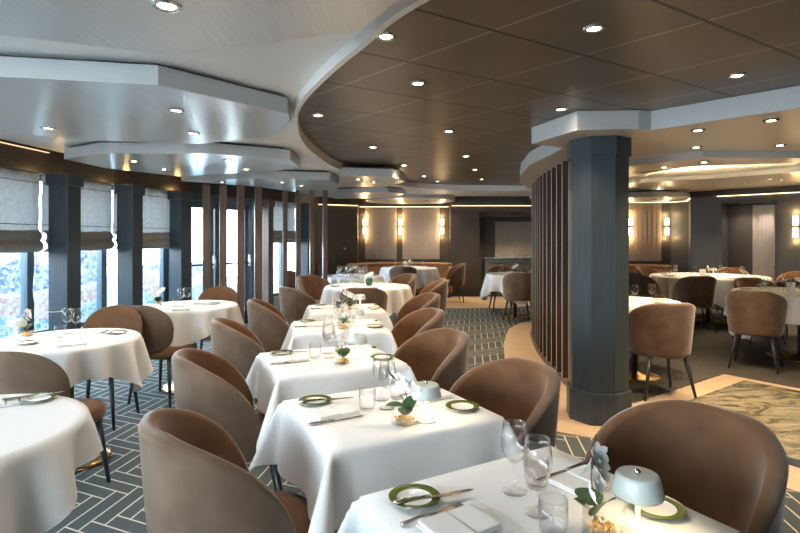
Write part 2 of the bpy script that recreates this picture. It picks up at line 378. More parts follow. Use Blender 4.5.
kn.build('door_knob', M['brass'], d1)

# windows: frames and panes between the pillars
def lerp(a, b_, t_): return (a[0]+(b_[0]-a[0])*t_, a[1]+(b_[1]-a[1])*t_)
def bar(m_, c, d, wd_, dp, z0, z1):
    d = Vector(d).normalized(); n = Vector((-d.y, d.x)); c = Vector(c)
    m_.prism([tuple(c-d*wd_/2-n*dp/2), tuple(c+d*wd_/2-n*dp/2), tuple(c+d*wd_/2+n*dp/2), tuple(c-d*wd_/2+n*dp/2)], z0, z1)
wn = 0
MU = []
for i_, px_ in ((4, 36), (5, 107), (6, 164)):       # mullion stands a little before each pillar
    MU.append(min((abs(400+FPX*lerp(GL[i_], GL[i_+1], k/200)[0]/lerp(GL[i_], GL[i_+1], k/200)[1]-px_), k/200) for k in range(201))[1])
for i in range(len(GL)-1):
    a = GL[i]; b_ = GL[i+1]; d = (b_[0]-a[0], b_[1]-a[1])
    if i == 7: continue
    wn += 1
    r = MB(); z0 = .40
    tm = {4: MU[0], 5: MU[1], 6: MU[2]}.get(i, .8)
    bar(r, lerp(a, b_, tm), d, .09, .07, z0, 2.02)
    bar(r, lerp(a, b_, .5), d, hypot(*d)*.98, .07, z0, z0+.05); bar(r, lerp(a, b_, .5), d, hypot(*d)*.98, .07, 1.97, 2.02)
    wo = struct(r.build('window_%d' % wn, M['frame']))
    g_ = MB(); bar(g_, lerp(a, b_, .5), d, hypot(*d)*.96, .008, z0+.03, 1.99); g_.build('pane', M['pane'], wo)
r = MB(); bar(r, (-1.5, -2.58), (1, 0), 3.4, .05, .4, .45); bar(r, (-1.5, -2.58), (1, 0), 3.4, .05, 2.0, 2.05); wo = struct(r.build('window_12', M['frame']))
g_ = MB(); bar(g_, (-1.5, -2.58), (1, 0), 3.4, .008, .43, 2.02); g_.build('pane', M['pane'], wo)
# glass double door between pillars
a = Vector(GL[7]); b_ = Vector(GL[8]); d = b_-a; ln = d.length; dd = d.normalized(); nn = Vector((dd.y, -dd.x))
fr = MB()
for t_ in (.02, .98): bar(fr, a+d*t_, d, .09, .14, 0, 2.02)
bar(fr, a+d*.5, d, ln, .12, 1.93, 2.02)
df = struct(fr.build('door_2', M['frame']))
def leaf(t0, t1, hs, no_):
    m_ = MB(); z1 = 1.93
    for t_ in (t0+.035, t1-.035): bar(m_, a+d*t_, d, .085, .05, 0.02, z1)
    bar(m_, a+d*((t0+t1)/2), d, (t1-t0)*ln, .05, z1-.10, z1); bar(m_, a+d*((t0+t1)/2), d, (t1-t0)*ln, .05, .02, .22)
    o = m_.build('door_leaf', M['frame'], df)
    g_ = MB(); bar(g_, a+d*((t0+t1)/2), d, (t1-t0)*ln-.05, .008, .2, z1-.08); g_.build('pane', M['pane'], o)
    h = MB(); bar(h, a+d*((t0+t1)/2)+nn*.06, d, (t1-t0)*ln*.9, .03, .99, 1.02); h.build('push_bar', M['darkmetal'], o)
    k = MB(); c = a+d*hs+nn*.075; bar(k, c, d, .035, .03, .95, 1.13); bar(k, c+nn*.02, d, .02, .02, 1.0, 1.08); hh = k.build('handle', M['cord'], o); hh['label'] = 'white handle'
leaf(.05, .5, .47, 0); leaf(.5, .95, .92, 1)

# outside: deck, mosaic wall, pale railing
dk = MB(); dk.prism([(-14, -6), (-3.5, -6), (-3.85, 5), (-3.3, 7.5), (-2.1, 9.9), (-2.1, 20), (-14, 20)], -.2, -.02); struct(dk.build('floor', M['deck']))
mo = strip(WL[:8], 1.55, 1.85, 0, 1.26); t = mo.build('mosaic_wall', M['mosaic']); tag(t, 'low outdoor wall covered in blue, pink and white mosaic beyond the windows', 'mosaic wall')
mo = strip([(-2.55, 8.1), (-2.2, 9.3), (-2.0, 10.4)], 1.75, 2.0, 0, .95); t = mo.build('mosaic_bench', M['mosaic']); tag(t, 'lower speckled mosaic bench outside the glass doors', 'bench')

# pillars along the windows
def pillar(i, x, y):
    nxt = pillars_xy[min(i+1, 5)]; prv = pillars_xy[max(i-1, 0)]; ang = atan2(nxt[1]-prv[1], nxt[0]-prv[0])-pi/2
    wdt = .195
    if i == 5: wdt = .17
    if i == 4: wdt = .13
    t_ = thing('pillar', (x, y, 0), ang+R(4))
    m_ = MB(); m_.box((-wdt/2, -wdt/2, 0), (wdt/2, wdt/2, 1.90), bevel=.004); m_.build('shaft', M['pillar'] if i != 4 else M['brownwood'], t_)
    h = wdt/2+.018; m_ = MB(); m_.box((-h, -h, 1.90), (h, h, 2.01), bevel=.004); m_.build('capital', M['pillar'] if i != 4 else M['brownwood'], t_)
    return t_
pl = ['dark square window pillar just outside the left picture edge', 'dark blue grey square pillar, nearest of those between the window blinds', 'dark square pillar between the second and third window blinds', 'dark square pillar just left of the glass doors', 'slim brown pillar just right of the glass doors', 'slim blue grey pillar at the end of the windows beside the dark far wall']
for i, (x, y) in enumerate(pillars_xy):
    tag(pillar(i, x, y), pl[i], 'pillar', 'pillars along the window wall')
    if 0 < i < 4:   # uplight on the pillar head
        ld = bpy.data.lights.new('uplight', 'POINT'); ld.energy = .35; ld.color = (1, .62, .22); ld.shadow_soft_size = .03
        lo = bpy.data.objects.new('uplight', ld); C.objects.link(lo); lo.location = (x-.02, y-.05, 2.035)

def smooth_pts(pts, k=2):
    for _ in range(k):
        o = [pts[0]]
        for a, b_ in zip(pts, pts[1:]): o += [tuple(Vector(a).lerp(Vector(b_), .25)), tuple(Vector(a).lerp(Vector(b_), .75))]
        o.append(pts[-1]); pts = o
    return pts
# roman blinds
def blind(i, lab, z1=1.255, t0=0.02, t1=.98):
    a = Vector(offs(WL, .20)[i]); b_ = Vector(offs(WL, .20)[i+1]); d = b_-a; ln = d.length; dd = d.normalized(); nn = Vector((dd.y, -dd.x))
    t_ = thing('roman_blind', (*a, z1), 0)
    NX, NZ = 40, 26
    m_ = MB(); V = []
    for r in range(NZ+1):
        z = z1+.18+(2.03-z1-.18)*r/NZ
        for c in range(NX+1):
            s = t0+(t1-t0)*c/NX
            off = .011*sin(s*29+1.4*sin(z*3)+i)+.006*sin(s*61+z*3)+.006*abs(sin((z-z1)*pi/.25))
            p = a+d*s+nn*off-a; V.append((p.x, p.y, z-z1))
    m_.add(V, [(r*(NX+1)+c, r*(NX+1)+c+1, (r+1)*(NX+1)+c+1, (r+1)*(NX+1)+c) for r in range(NZ) for c in range(NX)], 0, True)
    fb = m_.build('blind_fabric', M['blind'], t_)
    for zz in (1.52, 1.93):
        k = MB(); k.tube([(tuple((a+d*s+nn*.016-a)))+(zz-z1,) for s in (t0, .5*(t0+t1), t1)], .004, 6); k.build('seam_rod', M['charcoal'], fb)
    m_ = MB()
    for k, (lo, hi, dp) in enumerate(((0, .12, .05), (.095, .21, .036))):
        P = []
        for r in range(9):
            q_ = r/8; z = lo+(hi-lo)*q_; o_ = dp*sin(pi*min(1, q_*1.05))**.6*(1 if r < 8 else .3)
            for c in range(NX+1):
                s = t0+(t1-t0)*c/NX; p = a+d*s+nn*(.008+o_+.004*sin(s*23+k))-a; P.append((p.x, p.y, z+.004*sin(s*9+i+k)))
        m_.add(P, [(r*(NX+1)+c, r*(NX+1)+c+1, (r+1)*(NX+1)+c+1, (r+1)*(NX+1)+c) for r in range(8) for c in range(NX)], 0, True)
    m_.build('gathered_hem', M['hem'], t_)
    tag(t_, lab, 'blind', 'roman blinds in the windows')
blind(4, 'grey linen roman blind half lowered, at the left picture edge')
blind(5, 'grey linen roman blind between the first and second dark pillars')
blind(6, 'grey linen roman blind between the second and third dark pillars')
blind(8, 'small grey linen roman blind in the window right of the glass doors', 1.31)
blind(3, 'grey linen roman blind in the window left of the picture edge'); blind(2, 'grey linen roman blind two windows left of the picture edge')
cm = MB(); c0 = Vector(offs(WL, .17)[4]); cpts = smooth_pts([(-3.337, 4.9, 1.24), (-3.355, 4.9, 1.10), (-3.374, 4.9, .93), (-3.362, 4.9, .80), (-3.32, 4.92, .72), (-3.27, 4.98, .695), (-3.22, 5.10, .69)])
cm.tube(cpts, .004, 6); tag(cm.build('blind_cord', M['cord']), 'thin white cord hanging in the window at the left picture edge', 'cord')

# ------------------------------------------------------------ ceilings
ROOM = offs(WL, .5)
cl = MB(); cl.prism(ROOM+[(-1.9, 11.0), (-2.6, 12.2), (-1.2, 14.2), (9, 14.2), (9, -2.65), (-3.6, -2.65)], HT, HT+.1); struct(cl.build('ceiling', M['white']))
dc = MB(); dc.prism([(-1.2, -2.4), (8.8, -2.4), (8.8, 4.5), (4.0, 5.3), (2.6, 9.6), (-1.3, 9.6)], 2.275, 2.30); struct(dc.build('ceiling', M['darkceil']))
curve = [(2.6, -.2), (1.9, .2), (1.2, .72), (.7, 1.12), (.3, 1.55), (0, 1.92), (-.12, 2.19), (-.28, 2.49), (-.5, 2.97), (-.62, 3.3), (-.70, 3.62), (-.765, 4.02), (-.81, 4.45), (-.82, 4.87), (-.80, 5.35), (-.76, 5.8), (-.70, 6.2), (-.58, 6.7), (-.40, 7.3), (-.15, 7.85), (.2, 8.4), (.8, 8.75), (1.5, 8.85), (2.2, 8.9), (2.7, 8.9)]
def smooth(pts, k=3):
    for _ in range(k):
        o = [pts[0]]
        for a, b_ in zip(pts, pts[1:]): o += [lerp(a, b_, .25), lerp(a, b_, .75)]
        o.append(pts[-1]); pts = o
    return pts
cs = smooth(curve, 2)
wc = MB(); outer = [(3.6, 9.3), (3.4, 10.0), (1.9, 10.2), (-.5, 10.3), (-1.8, 10.9), (-1.9, 9.3)]+[(x+.1, y) for x, y in offs(WL, .12)[::-1][2:]]+[(-2.9, -2.4), (2.6, -2.4)]
wc.prism(cs+outer[0:], 2.24, 2.272)
struct(wc.build('ceiling', M['white']))
lip = MB(); a = cs; b_ = offs(cs, .03)
for i in range(len(cs)-1): lip.prism([a[i], a[i+1], b_[i+1], b_[i]], 2.185, 2.24)
lo = struct(lip.build('trim_1', M['white']))
# far ceiling, higher
fc = MB(); fc.prism([(-1.75, 9.9), (4.0, 9.7), (4.0, 14.0), (-1.2, 14.0), (-2.2, 12.2)], 2.40, 2.44); struct(fc.build('ceiling', M['white']))
rc = MB(); rc.prism([(2.0, 4.4), (8.85, 3.4), (8.85, 14.5), (3.4, 14.5), (2.6, 9.0)], 2.57, 2.60); struct(rc.build('ceiling', M['white']))
# right soffits
z1 = 2.14
s1pts = [at(531.5, 144, z1), at(577, 130, z1), at(638.8, 129, z1), at(651, 130, z1), at(800, 108, z1)]
s1 = [(p.x, p.y) for p in s1pts]
d = Vector(s1[4])-Vector(s1[3]); far_r = tuple(Vector(s1[4])+d*4)
near_edge = s1+[far_r]
n2 = [at(629, 166, 2.08), at(703, 157.5, 2.08), at(800, 158, 2.08)]; n2 = [(p.x, p.y) for p in n2]
m_ = MB()
scr_edge = [(1.37, 4.45), (1.33, 5.47), (1.43, 6.3), (1.62, 7.2), (1.95, 8.1), (2.5, 8.9)]
m_.prism([s1[0]]+scr_edge+[(2.75, 8.7), (2.3, 7.4), (2.05, 6.2), (1.98, 5.4)]+n2+[(8.8, 4.7), (8.8, near_edge[-1][1])]+near_edge[::-1][:-1], z1, 2.272)
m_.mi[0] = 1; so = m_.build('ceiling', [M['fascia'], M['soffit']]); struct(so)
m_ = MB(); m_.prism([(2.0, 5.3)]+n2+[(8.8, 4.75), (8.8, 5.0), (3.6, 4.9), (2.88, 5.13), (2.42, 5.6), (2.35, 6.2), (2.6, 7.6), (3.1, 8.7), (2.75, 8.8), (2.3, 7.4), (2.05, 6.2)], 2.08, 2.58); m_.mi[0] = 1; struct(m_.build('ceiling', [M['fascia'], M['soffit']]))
m_ = MB()   # far rim of the light well, above the right tables
rim_o = [(3.7, 9.2), (4.7, 8.6), (5.4, 7.9), (5.9, 6.9), (7.0, 5.9), (8.8, 5.6)]
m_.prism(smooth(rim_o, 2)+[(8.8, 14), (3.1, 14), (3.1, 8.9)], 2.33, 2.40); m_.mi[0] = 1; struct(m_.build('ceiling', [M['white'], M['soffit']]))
# cove light in the well
m_ = MB(); rs = smooth([(3.8, 9.35), (4.8, 8.75), (5.5, 8.05), (6.0, 7.05), (7.05, 6.1), (8.8, 5.85)], 2); a = rs; b_ = offs(rs, .03)
for i in range(len(rs)-1): m_.prism([a[i], a[i+1], b_[i+1], b_[i]], 2.405, 2.415)
q = struct(m_.build('trim_2', M['cove']))
# recessed dark slit between far soffit and wall
def raft(pix, z, top, label, extra=None, mat_='silver'):
    pts = extra or [tuple(at(px, py, z))[:2] for px, py in pix]
    c = Vector((sum(p[0] for p in pts)/len(pts), sum(p[1] for p in pts)/len(pts)))
    t_ = thing('ceiling_panel', (c.x, c.y, z), 0); m_ = MB()
    loc = [(p[0]-c.x, p[1]-c.y) for p in pts]
    m_.prism(loc, 0, .004); m_.build('underside', M[mat_], t_)
    m_ = MB(); m_.prism(loc, .004, top-z); m_.build('edge_band', M['fascia'], t_)
    inn = [(p[0]*.93, p[1]*.93) for p in loc]; m_ = MB(); m_.prism(inn, top-z, 2.24-z-.001); m_.build('spacer', M['charcoal'], t_)
    tag(t_, label, 'ceiling panel', 'silver faceted ceiling panels')
Z = 2.12; TP = 2.215
raft(None, Z, TP, 'silver ceiling panel at the top left edge of the picture, nearest of all', [(-2.95, 1.35), (-1.75, 1.83), (-1.45, 1.93), (-.97, 2.13), (-.15, 1.905), (-.02, 1.68), (.35, 1.3), (.85, .85), (1.5, .45), (1.5, -1.5), (-2.8, -1.5)])
raft([(-70, 71), (0, 77), (158, 85), (270, 110), (287, 114), (291, 122), (270, 137), (200, 144), (100, 141), (0, 132), (-40, 128)], Z, TP, 'large silver faceted ceiling panel, second from the near end above the windows')
raft([(64, 159), (101, 153.5), (209, 153.5), (290, 160), (300.6, 168.4), (265, 171.5), (180, 176.5), (105, 168)], Z, TP, 'silver faceted ceiling panel above the middle window blinds')
raft([(181, 181), (267, 178), (330, 180), (339, 184), (336, 193), (310, 194), (255, 186.5)], Z, TP, 'silver faceted ceiling panel above the brown posts')
raft([(339, 175.5), (391.5, 177), (406, 181.5), (384, 187.5), (341, 187)], Z, TP, 'silver faceted ceiling panel jutting into the far left of the dark ceiling')
raft(None, 2.14, TP, 'silver faceted ceiling panel before the far booth', [(-1.5, 9.0), (-.7, 8.8), (-.2, 8.6), (.1, 9.0), (-.2, 9.8), (-1.2, 10.1)])
t = thing('ceiling_panel', (.22, 11.6, 2.2)); m_ = MB(); m_.lathe([(0, 0), (.96, 0), (.96, .005)], 48, 0, None, False); m_.build('underside', M['silver'], t)
m_ = MB(); m_.lathe([(.96, .005), (.97, .005), (.97, .12), (0, .12)], 48, 0, None, False); m_.build('edge_band', M['fascia'], t); m_ = MB(); m_.lathe([(.0, .12), (.8, .12), (.8, .199), (0, .199)], 40, 0, None, False); m_.build('spacer', M['charcoal'], t)
tag(t, 'round silver ceiling panel above the far booth', 'ceiling panel')
t = thing('ceiling_panel', (5.0, 10.9, 2.18)); m_ = MB(); m_.lathe([(0, 0), (.8, 0), (.8, .005)], 40, 0, None, False); m_.build('underside', M['silver'], t)
m_ = MB(); m_.lathe([(.8, .005), (.81, .005), (.81, .1), (0, .1)], 40, 0, None, False); m_.build('edge_band', M['fascia'], t); m_ = MB(); m_.lathe([(0, .1), (.6, .1), (.6, .149), (0, .149)], 32, 0, None, False); m_.build('spacer', M['charcoal'], t)
tag(t, 'round silver ceiling panel above the right hand booth, just right of the octagonal column', 'ceiling panel')

# downlights
def mk_downlight():
    t_ = thing('downlight'); m_ = MB(); m_.lathe([(.028, -.001), (.032, -.008), (.042, -.008), (.046, 0)], 24); m_.build('trim_ring', M['steel'], t_)
    m_ = MB(); m_.lathe([(0, -.003), (.028, -.003)], 20, 0, None, False); m_.build('lens', M['bulb'], t_)
    ld = bpy.data.lights.new('downlight_beam', 'SPOT'); ld.energy = SPOT; ld.color = WARM; ld.spot_size = R(110); ld.spot_blend = .8; ld.shadow_soft_size = .03
    lo_ = bpy.data.objects.new('beam', ld); C.objects.link(lo_); lo_.location = (0, 0, -.012); lo_.parent = t_
    return t_
DL = {
 ('silver window side ceiling panels', 2.12): [(167, 5), (176, 110), (193, 133), (48, 128), (-40, 105), (134, 161), (164, 169), (228, 160), (246, 169), (222, 182), (282, 182), (301, 185.5), (358.5, 179), (374, 182)],
 ('dark brown panelled ceiling', 2.275): [(386, 36), (594, 28), (418, 83), (737, 75), (318, 115), (449, 131), (561, 109), (373, 147), (404, 165), (466, 156), (475, 169.5), (424, 176), (437.5, 181.2), (481.5, 179), (486, 186)],
 ('pale soffit at upper right', 2.14): [(698, 130), (771, 120), (696, 147), (780, 145)],
 ('lower soffit rim right of column', 2.08): [(704, 162), (664, 167)],
 ('pale ceiling before the right hand wall', 2.33): [(659, 189), (689, 187.5), (746, 183.5), (770, 179), (781, 180)],
}
def warm(o, col, watts):
    for ch in o.children:
        if ch.type == 'LIGHT': ch.data = ch.data.copy(); ch.data.color = col; ch.data.energy = watts
for (where, z), lst in DL.items():
    lst = sorted(lst, key=lambda p: (z-CAM_H)/(HOR-p[1]))
    for i, (px, py) in enumerate(lst):
        p = at(px, py, z); p.z = z - (0 if z != 2.12 else 0)
        o = place('downlight', mk_downlight, p, 0, 'round downlight in %s, %s from the near end' % (where, ORD[i]), 'ceiling light', 'recessed downlights')
        if z in (2.14, 2.08, 2.33): warm(o, (1, .74, .47), 36)
        elif z == 2.275 and p.y > 3.2: warm(o, (1, .74, .47), 24)
        elif z == 2.12: warm(o, (1, .88, .74), 12)
for loc, lab in (((2.2, 11.9, 2.40), 'small downlight in the pale far ceiling before the bar niche'), ((.9, 12.5, 2.40), 'small downlight in the pale far ceiling by the right end of the booth'), ((2.33, 13.1, 1.93), 'small downlight inside the far bar niche, left one'), ((3.0, 13.1, 1.93), 'small downlight inside the far bar niche, right one'),
                 ((*K(.35, .2), 2.06), 'small downlight in the right wall niche, left one'), ((*K(.75, .2), 2.06), 'small downlight in the right wall niche, right one'),
                 ((.55, 11.3, 2.2), 'small downlight in round panel above the far booth, right one'), ((-.1, 11.2, 2.2), 'small downlight in round panel above the far booth, left one'),
                 ((5.1, 10.7, 2.18), 'small downlight in the round ceiling panel above the right hand booth')):
    o = place('downlight', mk_downlight, loc, 0, lab, 'ceiling light', 'recessed downlights')
    if loc[1] > 11.8: warm(o, (1, .74, .47), 36)

for i, (x, y) in enumerate(((1.2, -.6), (3.2, .6), (5.2, 1.6), (3.5, -1.2), (6.8, .2), (6.2, 3.2), (7.6, 6.6))):
    place('downlight', mk_downlight, (x, y, 2.275 if y < 3 else (2.14 if y < 4 else 2.33)), 0, 'small round downlight in the ceiling beyond the picture edge, %s' % ORD[i], 'ceiling light', 'recessed downlights')

# ------------------------------------------------------------ octagonal column
t = thing('octagonal_column', (1.535, 4.13, 0)); t.rotation_euler = (0, 0, R(12.1))
def octo(r, z0, z1): m_ = MB(); m_.prism([(r*cos(k*pi/4), r*sin(k*pi/4)) for k in range(8)], z0, z1); return m_
octo(.222, .24, 2.0).build('shaft', M['pillar'], t); octo(.243, 0.006, .24).build('plinth', M['pillar'], t); octo(.24, 2.0, 2.138).build('capital', M['pillar'], t)
tag(t, 'large dark blue grey octagonal column standing in the middle of the room', 'column')

# curved slat screen behind the column
t = thing('slat_screen', (1.6, 4.7, 0)); path = smooth([(1.56, 4.35), (1.57, 5.0), (1.585, 5.3), (1.65, 6.3), (1.78, 7.1), (1.93, 7.9), (2.35, 8.7), (2.7, 9.2)], 3)
cum = [0]
for a, b_ in zip(path, path[1:]): cum.append(cum[-1]+hypot(b_[0]-a[0], b_[1]-a[1]))
def on_path(s):
    for i in range(len(path)-1):
        if cum[i+1] >= s:
            q_ = (s-cum[i])/(cum[i+1]-cum[i]); p = lerp(path[i], path[i+1], q_); d = Vector((path[i+1][0]-path[i][0], path[i+1][1]-path[i][1])).normalized(); return Vector(p), d
    return Vector(path[-1]), d
s = .12
while s < cum[-1]:
    p, d = on_path(s); n = Vector((d.y, -d.x)); m_ = MB(); o0 = Vector((1.6, 4.7)); p = p-o0
    m_.prism([tuple(p), tuple(p+d*.03), tuple(p+d*.03+n*.20), tuple(p+n*.20)], .03, 2.138); m_.build('slat', M['slat'], t)
    m_ = MB(); m_.prism([tuple(p-n*.002), tuple(p+d*.03-n*.002), tuple(p+d*.03), tuple(p)], .03, 2.138); q = m_.build('slat_lit_edge', M['ribbed'], t)  # pale strip: light from the left painted onto the slat's aisle edge
    s += .235
m_ = MB(); a = [(x-1.6, y-4.7) for x, y in path]; b_ = offs(a, -.22); a2 = offs(a, .02)
for i in range(len(a)-1): m_.prism([a2[i], a2[i+1], b_[i+1], b_[i]], 0.006, .03)
m_.build('base_rail', M['brownwood'], t)
tag(t, 'curved screen of tall dark brown wooden slats behind the octagonal column', 'slatted screen')

# brown posts by the door
def mk_post():
    t_ = thing('wooden_post'); m_ = MB(); m_.box((-.05, -.05, 0), (.05, .05, 2.119), bevel=.003); m_.build('shaft', M['brownwood'], t_)
    m_ = MB(); m_.box((-.056, -.056, 0), (.056, .056, .05), bevel=.002); m_.build('foot', M['brownwood'], t_); return t_
for i, px in enumerate((206.5, 223.2, 240.7, 258.2)):
    p = at(px, 185+i*.6, 2.12)
    place('post', mk_post, (p.x, p.y, 0), R(20), 'tall slim brown wooden post before the glass doors, %s from the left' % ORD[i], 'post', 'brown posts before the glass doors')
for i, px in enumerate((285, 298, 312, 325)):
    p = at(px, 194, 2.24) if i > 4 else Vector(((px-400)*8.15/FPX, 8.15, 0)); zt = 2.12
    o = place('post2', lambda: (lambda t_: (MB().box((-.034, -.034, 0), (.034, .034, 2.119 if 0 else 2.119), bevel=.003).build('shaft', M['brownwood'], t_), MB().box((-.039, -.039, 0), (.039, .039, .05)).build('foot', M['brownwood'], t_), t_)[2])(thing('wooden_post')), (p.x, p.y, 0), R(20), 'thin brown wooden post further back before the dark far wall, %s from the left' % ORD[i], 'post', 'thin brown posts before the far wall')

# ------------------------------------------------------------ wall lights
def mk_sconce():
    t_ = thing('wall_light'); m_ = MB(); m_.box((-.02, -.0, -.025), (.02, .05, .025)); m_.box((-.035, .02, -.02), (.035, .085, .02)); m_.build('bracket', M['brass'], t_)
    for z0 in (.022, -.19):
        m_ = MB(); m_.lathe([(0, z0), (.036, z0), (.036, z0+.168), (0, z0+.168)], 20, 0, Matrix.Translation((0, .055, 0))); m_.build('lamp_tube', M['sconce'], t_)
    for z0 in (.26, -.26):
        ld = bpy.data.lights.new('sconce_glow', 'POINT'); ld.energy = 1.3; ld.color = (1, .62, .26); ld.shadow_soft_size = .04
        lo_ = bpy.data.objects.new('glow', ld); C.objects.link(lo_); lo_.location = (0, .07, z0); lo_.parent = t_
    return t_
SC = [((-.87, 13.17, 1.69), pi, 'double tube wall light left of the far booth panels'), ((.0, 13.17, 1.69), pi, 'double tube wall light between the two far booth panels'), ((1.04, 13.17, 1.69), pi, 'double tube wall light right of the far booth panels'),
      ((5.2, 12.07, 1.66), pi, 'double tube wall light half hidden by the octagonal column'), ((5.98, 11.99, 1.66), pi, 'double tube wall light in the corner of the right hand booth'),
      ((*K(1.25, -.005), 1.6), pi+atan2(u_.y, u_.x)+0, 'double tube wall light at the right picture edge')]
for loc, rz, lab in SC: place('sconce', mk_sconce, loc, rz, lab, 'wall light', 'double tube wall lights')

# ------------------------------------------------------------ furniture
def mk_leg(parent, x, y, zt, sp=1.32, r0=.019, r1=.011):
    m_ = MB(); m_.tube([(x, y, zt), (x*sp, y*sp, 0)], [r0, r1], 10); return m_.build('leg', M['leg'], parent)
def superell(a, b_, n, k, seg): th = 2*pi*k/seg; c, s_ = cos(th), sin(th); return (a*abs(c)**(2/n)*(1 if c >= 0 else -1), b_*abs(s_)**(2/n)*(1 if s_ >= 0 else -1))
def cushion(parent, a, b_, z0, z1, yc=0, name='seat', n=3.2):
    m_ = MB(); seg = 40; prof = [(.0, z0), (.90, z0), (.97, z0+.012), (1, z0+.03), (1, z1-.035), (.97, z1-.014), (.90, z1-.003), (.5, z1+.006), (0, z1+.008)]
    V = []
    for s_, z in prof:
        for k in range(seg): x, y = superell(a*s_, b_*s_, n, k, seg); V.append((x, y+yc, z))
    m_.add(V, [(i*seg+k, i*seg+(k+1) % seg, (i+1)*seg+(k+1) % seg, (i+1)*seg+k) for i in range(len(prof)-1) for k in range(seg)], 0, True)
    return m_.build(name, M['velvet'], parent)
def mk_tub():                                     # faces +Y
    t_ = thing('tub_armchair')
    ns = 56; V = []; ring = None
    def plan(s):                                  # s in -1..1 along the shell, 0 at the back
        th = abs(s)*R(119); sg = 1 if s >= 0 else -1
        x, y = .28*sin(th), -.275*cos(th)
        return sg*x, y+.0
    for i in range(ns+1):
        s = -1+2*i/ns
        x, y = plan(s); k = abs(s)
        st = max(0, min(1, (k-.22)/.78)); st = st**1.2
        zt = .84-.11*st; zb = .375
        endf = (max(0, 1-k**4.8))**(.5); zt = zb+(zt-zb)*(.02+.98*endf)
        nx, ny = x/.09, y/.0729; l_ = hypot(nx, ny) or 1
        dx, dy = (x/l_, y/l_)
        p = Vector((x, y)); c = Vector((0, 0)); rad = (p-c).normalized()
        th = .052*(.35+.65*endf)
        prof = []
        for w_ in (0, .08, .3, .6, .9, 1.0): prof.append((w_, 0))
        pts = []
        for w_ in (0, .06, .25, .5, .75, .92):
            sc_ = .85+.15*(w_**.75); pts.append((p.x*sc_, p.y*sc_ , zb+(zt-zb)*w_))
        # rounded rim
        for k_ in range(5):
            a = pi*k_/4; off = th/2*(1-cos(a)); up = .018*sin(a)
            pts.append((p.x-rad.x*off, p.y-rad.y*off, zb+(zt-zb)*.97+up))
        for w_ in (.85, .6, .35, .1):
            sc_ = .85+.15*(w_**.75); o2 = th+(.02*(1-w_)); pts.append((p.x*sc_-rad.x*o2, p.y*sc_-rad.y*o2, zb+(zt-zb)*w_))
        ring = len(pts); V += pts
    F = [(i*ring+k, i*ring+(k+1) % ring, (i+1)*ring+(k+1) % ring, (i+1)*ring+k) for i in range(ns) for k in range(ring)]
    F += [list(range(ring)), list(range(ns*ring, (ns+1)*ring))[::-1]]
    mm_ = MB(); mm_.add(V, F, 0, True)
    for fi in range(len(F)-2): mm_.mi[fi] = 0 if (fi % ring) < 8 or (fi % ring) == ring-1 else 1
    mm_.build('backrest', [M['taupe'], M['velvet']], t_)
    cushion(t_, .215, .245, .375, .475, .035)
    for x in (-.15, .15):
        for y in (-.135, .165): mk_leg(t_, x, y, .385, 1.45)
    return t_
def mk_side():
    t_ = thing('side_chair'); nr, na = 10, 48; V = []; F = []
    for side in (0, 1):
        for i in range(nr+1):
            r = sin(pi/2*i/nr)
            for k in range(na):
                th = 2*pi*k/na; c, s_ = cos(th), sin(th)
                ux = abs(c)**(.85)*(1 if c >= 0 else -1); uz = abs(s_)**(.85 if s_ >= 0 else .5)*(1 if s_ >= 0 else -1)
                z = .645+uz*r*.20; wd_ = .235*(1-.10*max(0, (.645-z)/.2)); x = ux*r*wd_
                yb = -.235-.16*(z-.45)+1.35*x*x; t2 = .021*sqrt(max(0, 1-r**4)); V.append((x, yb+(t2 if side else -t2), z))
    o2 = (nr+1)*na
    for side in (0, 1):
        for i in range(nr):
            for k in range(na): F.append((side*o2+i*na+k, side*o2+i*na+(k+1) % na, side*o2+(i+1)*na+(k+1) % na, side*o2+(i+1)*na+k))
    mm_ = MB(); mm_.add(V, F, 0, True)
    for fi in range(len(F)//2): mm_.mi[fi] = 1
    mm_.build('backrest', [M['velvet'], M['taupe']], t_)
    cushion(t_, .235, .225, .385, .475, .0)
    for x in (-.16, .16):
        for y in (-.155, .155): mk_leg(t_, x, y, .39, 1.25)
    return t_
def tub(x, y, face, label, group): return place('tub', mk_tub, (x, y, 0), R(face-90), label, 'armchair', group)
def side(x, y, face, label, group): return place('side', mk_side, (x, y, 0), R(face-90), label, 'chair', group)
GW = 'armchairs on the window side of the square tables'; GA = 'armchairs on the aisle side of the square tables'
tub(-.31, .80, 28, 'brown tub armchair cut off by the bottom edge, left of the nearest square table', GW)
tub(-.52, 1.68, 31, 'large brown velvet tub armchair with sheen-greyed back, nearest uncropped one on the window side', GW)
tub(-.81, 2.585, 20, 'brown velvet tub armchair on window side of the third square table', GW)
tub(-1.00, 3.62, 20, 'brown velvet tub armchair on window side of the fourth square table', GW)
tub(-1.08, 4.75, 15, 'brown velvet tub armchair on window side of the fifth square table', GW)
tub(-1.12, 6.15, 35, 'brown velvet tub armchair furthest along the window side, before the brown posts', GW)
tub(.80, 1.57, 210, 'large brown velvet tub armchair in the right foreground before the marble slab', GA)
tub(.375, 2.205, 207, 'brown velvet tub armchair on aisle side of the second square table', GA)
tub(.115, 3.03, 205, 'brown velvet tub armchair on aisle side of the third square table', GA)
tub(.06, 4.02, 195, 'brown velvet tub armchair on aisle side of the fourth square table', GA)
tub(.12, 5.2, 195, 'brown velvet tub armchair on aisle side of the fifth square table', GA)
GM = 'armchairs around the middle round tables'
tub(.36, 7.0, 185, 'brown velvet tub armchair right of the round table with the green vase', GM)
tub(-.42, 6.12, 90, 'brown tub armchair with its back to us, before the green vase round table', GM)
tub(-.02, 8.15, 215, 'brown velvet tub armchair behind the green vase round table, towards the booth', GM)
